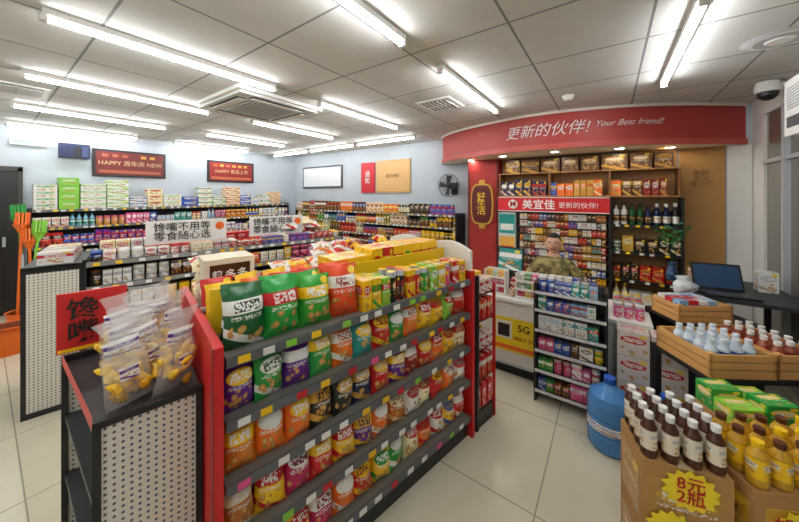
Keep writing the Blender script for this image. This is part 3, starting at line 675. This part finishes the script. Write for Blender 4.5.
def cstack(cx,cy,ang,w,d,hs,name,burst,txt,deco):
    rz=-54.7*D2R+ang*D2R; X,Y=C(cx,cy)
    mb=MB(); z=0
    for h in hs:
        mb.box(w/2,d/2,z,w,d,h-.004,W); mb.box(w/2,d/2,z+h-.004,.05,d+.002,.004,hx('cbb68a'),mi=1)
        mb.box(w/2,-.001,z+.03,w*.86,.002,h*.7,deco,GD,seed=rng.random(),mi=2)
        mb.box(-.001,d/2,z+.03,.002,d*.8,h*.7,deco,GD,seed=rng.random(),mi=2); z+=h
    o=mb.build(name,[M_CARD,PAINT,PACK],(X,Y,0),rz)
    m2=MB(); star(m2,burst[0],-.012,burst[1],burst[2],hx('fbe02a')); b=m2.build('price_burst',[PAINT],(X,Y,0),rz); adopt(b,o)
    def L(lx,ly): return (X+lx*math.cos(rz)-ly*math.sin(rz),Y+lx*math.sin(rz)+ly*math.cos(rz))
    p=L(burst[0],-.015); text('price_text',txt,burst[2]*.75,(p[0],p[1],burst[1]),rz,M_TXTR,o,lh=.85)
    return X,Y,rz,o
X,Y,rz,o1=cstack(1.04,1.275,-20,.3,.25,[.31,.31],'drink_carton_stack',(.16,.54,.085),'8元\n2瓶',hx('b98a4a'))
m2=MB(); star(m2,.1,-.014,.36,.08,hx('fbe02a')); adopt(m2.build('price_burst_card',[PAINT],(X,Y,0),rz),o1)
ms=MB()
for i in range(4):
    for j in range(4): bottle(ms,.037+i*.075,.035+j*.062,.621,hx('4a2412'),hx('e8dcc8'),W,h=.185,r=.03)
ms.build('bottled_coffee',[PACK],(X,Y,0),rz)
X,Y,rz,_=cstack(1.38,1.15,-6,.5,.26,[.3,.3],'beverage_carton_stack',(.15,.46,.09),'加一元\n多一件',hx('d8a83a'))
ms=MB()
for i in range(6):
    for j in range(3): bottle(ms,.045+i*.08,.04+j*.075,.601,hx('c8961c'),YL,rng.choice([BR,YL]),h=.17,r=.034)
ms.build('bottled_tea',[PACK],(X,Y,0),rz)
X,Y,rz,_=cstack(1.60,1.43,-6,.34,.22,[.33,.3],'green_box_stack',(.2,.3,.05),'特价',hx('cfd8a0'))
ms=MB()
for i in range(2):
    for j in range(2): ms.box(.085+i*.15,.06+j*.105,.63,.14,.1,.08+.03*((i+j)%2),rng.choice([GR,LG,GR]),YL,seed=.8)
ms.build('green_candy_boxes',[PACK],(X,Y,0),rz)
def crate(x,y,z,ang,w,d,h,name='wooden_crate',fill='w'):
    mb=MB(); rz=-54.7*D2R+ang*D2R; X,Y=C(x,y)
    for zz in(0.01,h*.38,h*.7):
        hh=h*.26
        mb.b2(-w/2,w/2,-d/2,-d/2+.012,zz,zz+hh,W); mb.b2(-w/2,w/2,d/2-.012,d/2,zz,zz+hh,W)
        mb.b2(-w/2,-w/2+.012,-d/2,d/2,zz,zz+hh,W); mb.b2(w/2-.012,w/2,-d/2,d/2,zz,zz+hh,W)
    for sx in(-1,1):
        for sy in(-1,1): mb.box(sx*(w/2-.02),sy*(d/2-.02),0,.025,.025,h,W)
    mb.b2(-w/2,w/2,-d/2,d/2,0,.012,W)
    mb.build(name,[M_WOOD],(X,Y,z),rz)
    ms=MB()
    nx=int((w-.05)/.07); ny=int((d-.05)/.07)
    for i in range(nx):
        for j in range(ny): 
            px=-w/2+.055+i*.07; py=-d/2+.055+j*.07
            if fill=='w': bottle(ms,px,py,.013,(.62,.72,.8),rng.choice([hx('d8e4ee'),hx('8fb0cc'),BL]),hx('dfe8f0'),h=.19,r=.031)
            elif fill=='t': bottle(ms,px,py,.013,hx('8a3a1c'),RD,W,h=.18,r=.031)
            else: ms.box(px,py,.013,.062,.062,.14,rng.choice([W,RD,LB]),BL,seed=rng.random())
    ms.build('bottled_water' if fill=='w' else 'bottled_drinks',[PACK],(X,Y,z),rz)
def table(name,x,y,ang,w,d,h):
    mb=MB(); rz=-54.7*D2R+ang*D2R; X,Y=C(x,y)
    mb.b2(-w/2,w/2,-d/2,d/2,h-.03,h,K)
    for sx in(-1,1):
        for sy in(-1,1): mb.box(sx*(w/2-.025),sy*(d/2-.025),0,.04,.04,h-.03,K)
    mb.b2(-w/2+.04,w/2-.04,-d/2+.04,d/2-.04,.2,.22,K); mb.b2(-w/2,w/2,d/2-.02,d/2,.1,h-.03,hx('2a2a2c'))
    mb.build(name,[PAINT],(X,Y,0),rz)
table('display_table',2.13,1.90,-3,.68,.44,.7)
crate(1.97,1.88,.7,-3,.36,.38,.14)
crate(2.31,1.89,.7,-3,.28,.42,.14,fill='t')
table('display_table',2.38,2.35,-3,.56,.38,.8)
crate(2.28,2.33,.8,-3,.38,.26,.13,fill='b')
mb=MB(); mb.b2(3.6,4.45,-1.28,-.62,.85,.88,hx('2b2c30')); 
for x in(3.63,4.42):
    for y in(-1.25,-.65): mb.box(x,y,0,.04,.04,.85,K)
mb.b2(3.62,4.43,-.66,-.64,.1,.85,hx('c9c6be')); mb.build('side_desk',[PAINT])
ms=MB()
for (x,y,w,d,h,c,c2) in((4.08,-.75,.14,.14,.14,K,SV),(4.28,-.76,.2,.16,.1,CR,RD),(4.1,-1.15,.12,.12,.18,W,SV)): ms.box(x,y,.88,w,d,h,c,c2,seed=rng.random())
ms.build('desk_boxes',[PACK])
lx,ly=C(2.84,2.58); mb=MB()
mb.box(0,0,0,.34,.24,.018,K); mb.box(0,-.02,.018,.3,.13,.002,hx('3a3c40')); Ml=Matrix.Translation((0,.12,.018))@Matrix.Rotation(-.35,4,'X'); mb.box(0,0,0,.34,.012,.23,K,M=Ml); mb.box(0,-.007,.012,.31,.002,.2,hx('26466a'),M=Ml)
mb.build('laptop',[PAINT],(lx,ly,.88),-54.7*D2R-25*D2R)
ms=MB(); px,py=C(2.55,2.62)
for i in range(3): ms.bag(i*.05-.05,.02*i,0,.17,.16-.02*i,.12,W,W,.3*i,nx=12,ny=10,rz=.4*i,gather=.4)
M_PB=simple('white_plastic_bag',hx('e8ecef'),.35)
ms.build('plastic_carrier_bag',[M_PB],(px,py,.88),-.9)
mb=MB(); vx,vy=C(2.8,3.05)
mb.lathe([(.001,0,K),(.04,0,hx('27486a')),(.055,.06,hx('27486a')),(.03,.15,hx('27486a')),(.035,.18,hx('27486a'))],vx,vy,.88,n=14)
for i in range(8):
    a=i*.8; l=rng.uniform(.3,.44); d=.1
    p0=Vector((vx,vy,1.04)); p1=p0+Vector((math.cos(a)*d*.4,math.sin(a)*d*.4,l*.6)); p2=p0+Vector((math.cos(a)*d,math.sin(a)*d,l))
    for (A,B) in((p0,p1),(p1,p2)):
        mb.add([tuple(A+Vector((.004,0,0))),tuple(A-Vector((.004,0,0))),tuple(B-Vector((.003,0,0))),tuple(B+Vector((.003,0,0)))],[(0,1,2,3)],DG)
    for k2 in range(5):
        q=p1.lerp(p2,k2/4); sd=Vector((math.cos(a+1.5+3*k2),math.sin(a+1.5+3*k2),.5))*.08; w=Vector((0,0,.012))
        mb.add([tuple(q),tuple(q+sd*.5+w),tuple(q+sd),tuple(q+sd*.5-w)],[(0,1,2,3)],hx('1f6a2c'))
mb.build('bamboo_in_vase',[PAINT])
# ------------------------------------------------------------ cashier
def skinmesh(verts,edges,radii,roots,sub=2):
    me=bpy.data.meshes.new('sk'); me.from_pydata(verts,edges,[]); o=bpy.data.objects.new('sk',me); bpy.context.collection.objects.link(o)
    m=o.modifiers.new('s','SKIN'); m.use_smooth_shade=True
    s=o.modifiers.new('d','SUBSURF'); s.levels=sub; s.render_levels=sub
    d=me.skin_vertices[0].data
    for i,r in enumerate(radii):
        d[i].radius=r if isinstance(r,tuple) else (r,r); d[i].use_root=(i in roots)
    bpy.context.view_layer.update()
    out=bpy.data.meshes.new_from_object(o.evaluated_get(bpy.context.evaluated_depsgraph_get())); bpy.data.objects.remove(o)
    return out
def mkobj(name,me,mats,pa=None):
    me.materials.clear()
    for m in mats: me.materials.append(m)
    for p in me.polygons: p.use_smooth=True
    o=bpy.data.objects.new(name,me); bpy.context.collection.objects.link(o)
    if pa: o.parent=pa
    return o
V=[(0,0,.56),(0,-.02,.68),(0,-.04,.82),(0,-.045,.93),(0,-.038,1.03),(0,-.045,1.12),
   (.15,-.04,.96),(.235,-.06,.86),(.27,-.12,.775),(.16,-.25,.80),(.065,-.30,.815),
   (-.15,-.04,.96),(-.235,-.06,.86),(-.27,-.13,.775),(-.16,-.29,.79),(-.075,-.34,.80),
   (.09,-.03,.53),(.12,-.2,.53),(.13,-.36,.49),(.13,-.33,.28),(.13,-.29,.09),(.13,-.39,.045),
   (-.09,-.03,.53),(-.12,-.2,.53),(-.13,-.36,.49),(-.13,-.33,.28),(-.13,-.29,.09),(-.13,-.39,.045)]
E=[(0,1),(1,2),(2,3),(3,4),(4,5),(3,6),(6,7),(7,8),(8,9),(9,10),(3,11),(11,12),(12,13),(13,14),(14,15),(0,16),(16,17),(17,18),(18,19),(19,20),(20,21),(0,22),(22,23),(23,24),(24,25),(25,26),(26,27)]
Rr=[(.17,.13),(.165,.13),(.175,.135),(.15,.11),(.072,.068),(.058,.058),.072,.062,.05,.037,.026,.072,.062,.05,.037,.026,.085,.078,.06,.05,.042,.035,.085,.078,.06,.05,.042,.035]
me=skinmesh(V,E,Rr,{0})
cash=mkobj('cashier_person',me,[M_SHIRT,M_TROU,M_SKIN,M_SHOE])
for p in me.polygons:
    c=p.center
    if c.z<.1: p.material_index=3
    elif c.z<.62 : p.material_index=1
    elif c.z>1.045: p.material_index=2
    elif c.y<-.21 and c.z>.68: p.material_index=2
def head(pa):
    nu,nv=48,36; vs=[];fs=[];mi=[]
    def g(d,s): return math.exp(-d*d/(2*s*s))
    for j in range(nv+1):
        th=math.pi*j/nv
        for i in range(nu):
            a=2*math.pi*i/nu
            x=math.sin(th)*math.sin(a); y=-math.sin(th)*math.cos(a); z=math.cos(th)
            px=x*.079; py=y*.098; pz=z*.116
            if z<-.05: px*=1+.12*min(1,(-z-.05)/.6)-.2*min(1,(-z-.05)/.95)**1.5
            if y>0 and z<-.2: py*=1-.3*min(1,(-z-.2)/.6)
            if y<0:
                f=-y
                py+=.012*max(0,f-.6)
                py-= .026*g(px,.011)*g(pz+.018,.016)*f + .012*g(px,.009)*g(pz-.006,.02)*f
                py-= .006*g(abs(px)-.012,.006)*g(pz+.028,.007)*f
                py+= .009*(g(px-.031,.013)+g(px+.031,.013))*g(pz-.008,.011)*f
                py-= .005*g(pz-.028,.008)*g(px,.045)*f
                py-= .007*g(px,.02)*g(pz+.06,.008)*f
                py-= .010*g(px,.022)*g(pz+.095,.016)*f
            vs.append((px,py,pz))
    for j in range(nv):
        for i in range(nu):
            f=(j*nu+i,(j+1)*nu+i,(j+1)*nu+(i+1)%nu,j*nu+(i+1)%nu); fs.append(f)
            c=[sum(vs[k][q] for k in f)/4 for q in range(3)]
            mi.append(2 if abs(c[0])<.024 and -.068<c[2]<-.052 and c[1]<-.07 else 0)
    b=len(vs)
    for j in range(nv+1):
        th=math.pi*j/nv
        for i in range(nu):
            a=2*math.pi*i/nu
            x=math.sin(th)*math.sin(a); y=-math.sin(th)*math.cos(a); z=math.cos(th)
            line=.6 if y<-.45 else (.1+.5*min(1,max(0,-y/.45)) if y<0 else .1-.65*min(1,y/.5))
            k=1.08+.01*math.sin(a*13)*math.sin(th*9)
            if z<line: k=.9-.1*min(1,(line-z)*2)
            vs.append((x*.079*k,y*.098*k+.002,z*.116*min(k,1.06)))
    for j in range(nv):
        for i in range(nu):
            fs.append((b+j*nu+i,b+(j+1)*nu+i,b+(j+1)*nu+(i+1)%nu,b+j*nu+(i+1)%nu)); mi.append(1)
    def ball(cx,cy,cz,rx,ry,rz,m,n=12,k=8):
        b=len(vs)
        for j in range(k+1):
            for i in range(n):
                t=math.pi*j/k; a=2*math.pi*i/n; vs.append((cx+rx*math.sin(t)*math.cos(a),cy+ry*math.sin(t)*math.sin(a),cz+rz*math.cos(t)))
        for j in range(k):
            for i in range(n): fs.append((b+j*n+i,b+(j+1)*n+i,b+(j+1)*n+(i+1)%n,b+j*n+(i+1)%n)); mi.append(m)
    for s in(-1,1):
        ball(s*.078,.008,-.008,.01,.018,.03,0); ball(s*.083,.012,.002,.009,.016,.018,0)
        ball(s*.031,-.0775,.007,.0135,.009,.0065,3); ball(s*.031,-.084,.007,.0055,.004,.0055,1)
        ball(s*.031,-.083,.0155,.016,.007,.0035,0); ball(s*.032,-.088,.027,.017,.006,.0035,1)
    me=bpy.data.meshes.new('head'); me.from_pydata(vs,[],fs); me.update()
    o=mkobj('head',me,[M_SKIN,M_HAIR,simple('lips',hx('9a4f42'),.5),simple('eye_white',hx('e8e4de'),.3)],pa); me.polygons.foreach_set('material_index',mi)
    o.location=(0,-.055,1.195); o.rotation_euler=(.02,0,-.15); return o
head(cash)
def hand(nm,wr,dirv,side):
    d=Vector(dirv).normalized(); up=Vector((0,0,1)); lat=d.cross(up).normalized()*side
    w=Vector(wr); V=[w,w+d*.045,w+d*.085]; E=[(0,1),(1,2)]; Rd=[(.026,.018),(.036,.015),(.036,.013)]; roots={0}
    for k2,(o,l) in enumerate([(-.028,.065),(-.0095,.074),(.0095,.07),(.027,.054)]):
        b=len(V); roots.add(b); s=w+d*.075+lat*o
        V+=[s,s+d*l*.45+lat*o*.15,s+d*l*.8-up*.012+lat*o*.2,s+d*l-up*.028+lat*o*.2]; E+=[(b,b+1),(b+1,b+2),(b+2,b+3)]; Rd+=[.0095,.009,.0082,.0068]
    b=len(V); roots.add(b); s=w+d*.025-lat*.02
    V+=[s,s+d*.025-lat*.025,s+d*.052-lat*.032,s+d*.07-lat*.026]; E+=[(b,b+1),(b+1,b+2),(b+2,b+3)]; Rd+=[.012,.0105,.0095,.008]
    mkobj(nm,skinmesh([tuple(v) for v in V],E,Rd,roots,1),[M_SKIN],cash)
hand('hand_left',(.065,-.298,.815),(-.8,-.45,-.05),1)
hand('hand_right',(-.075,-.338,.80),(.75,-.5,-.05),-1)
cash.location=(3.88,.54,0); cash.rotation_euler=(0,0,-math.pi/2+.2)
mb=MB(); mb.lathe([(.001,.36,K),(.2,.36,K),(.22,.38,K),(.21,.415,K),(.001,.42,K)],0,0,0,n=24); mb.lathe([(.025,.08,SV),(.025,.36,SV)],0,0,0,n=10)
for i in range(5): mb.box(.12,0,.05,.24,.04,.03,K,M=Matrix.Rotation(i*2*math.pi/5,4,'Z')); mb.lathe([(.001,0,K),(.025,.01,K),(.025,.045,K),(.001,.05,K)],.23*math.cos(i*2*math.pi/5),.23*math.sin(i*2*math.pi/5),0,n=8)
mb.build('swivel_stool',[PAINT],(3.91,.54,0),0)
# ------------------------------------------------------------ world + camera
w=bpy.data.worlds.new('world'); bpy.context.scene.world=w; w.use_nodes=True; w.node_tree.nodes['Background'].inputs[0].default_value=(.6,.65,.7,1); w.node_tree.nodes['Background'].inputs[1].default_value=.4
cam=bpy.data.cameras.new('camera'); co=bpy.data.objects.new('camera',cam); bpy.context.collection.objects.link(co)
co.location=(0,0,1.75); co.rotation_euler=(math.pi/2,0,-54.7*D2R); cam.sensor_width=36; cam.lens=36*297/799; cam.shift_y=-66/799; cam.clip_start=.02
bpy.context.scene.camera=co
sc_=bpy.context.scene
try:
    sc_.view_settings.view_transform='Standard'; sc_.view_settings.look='None'
except Exception as e: print(e)
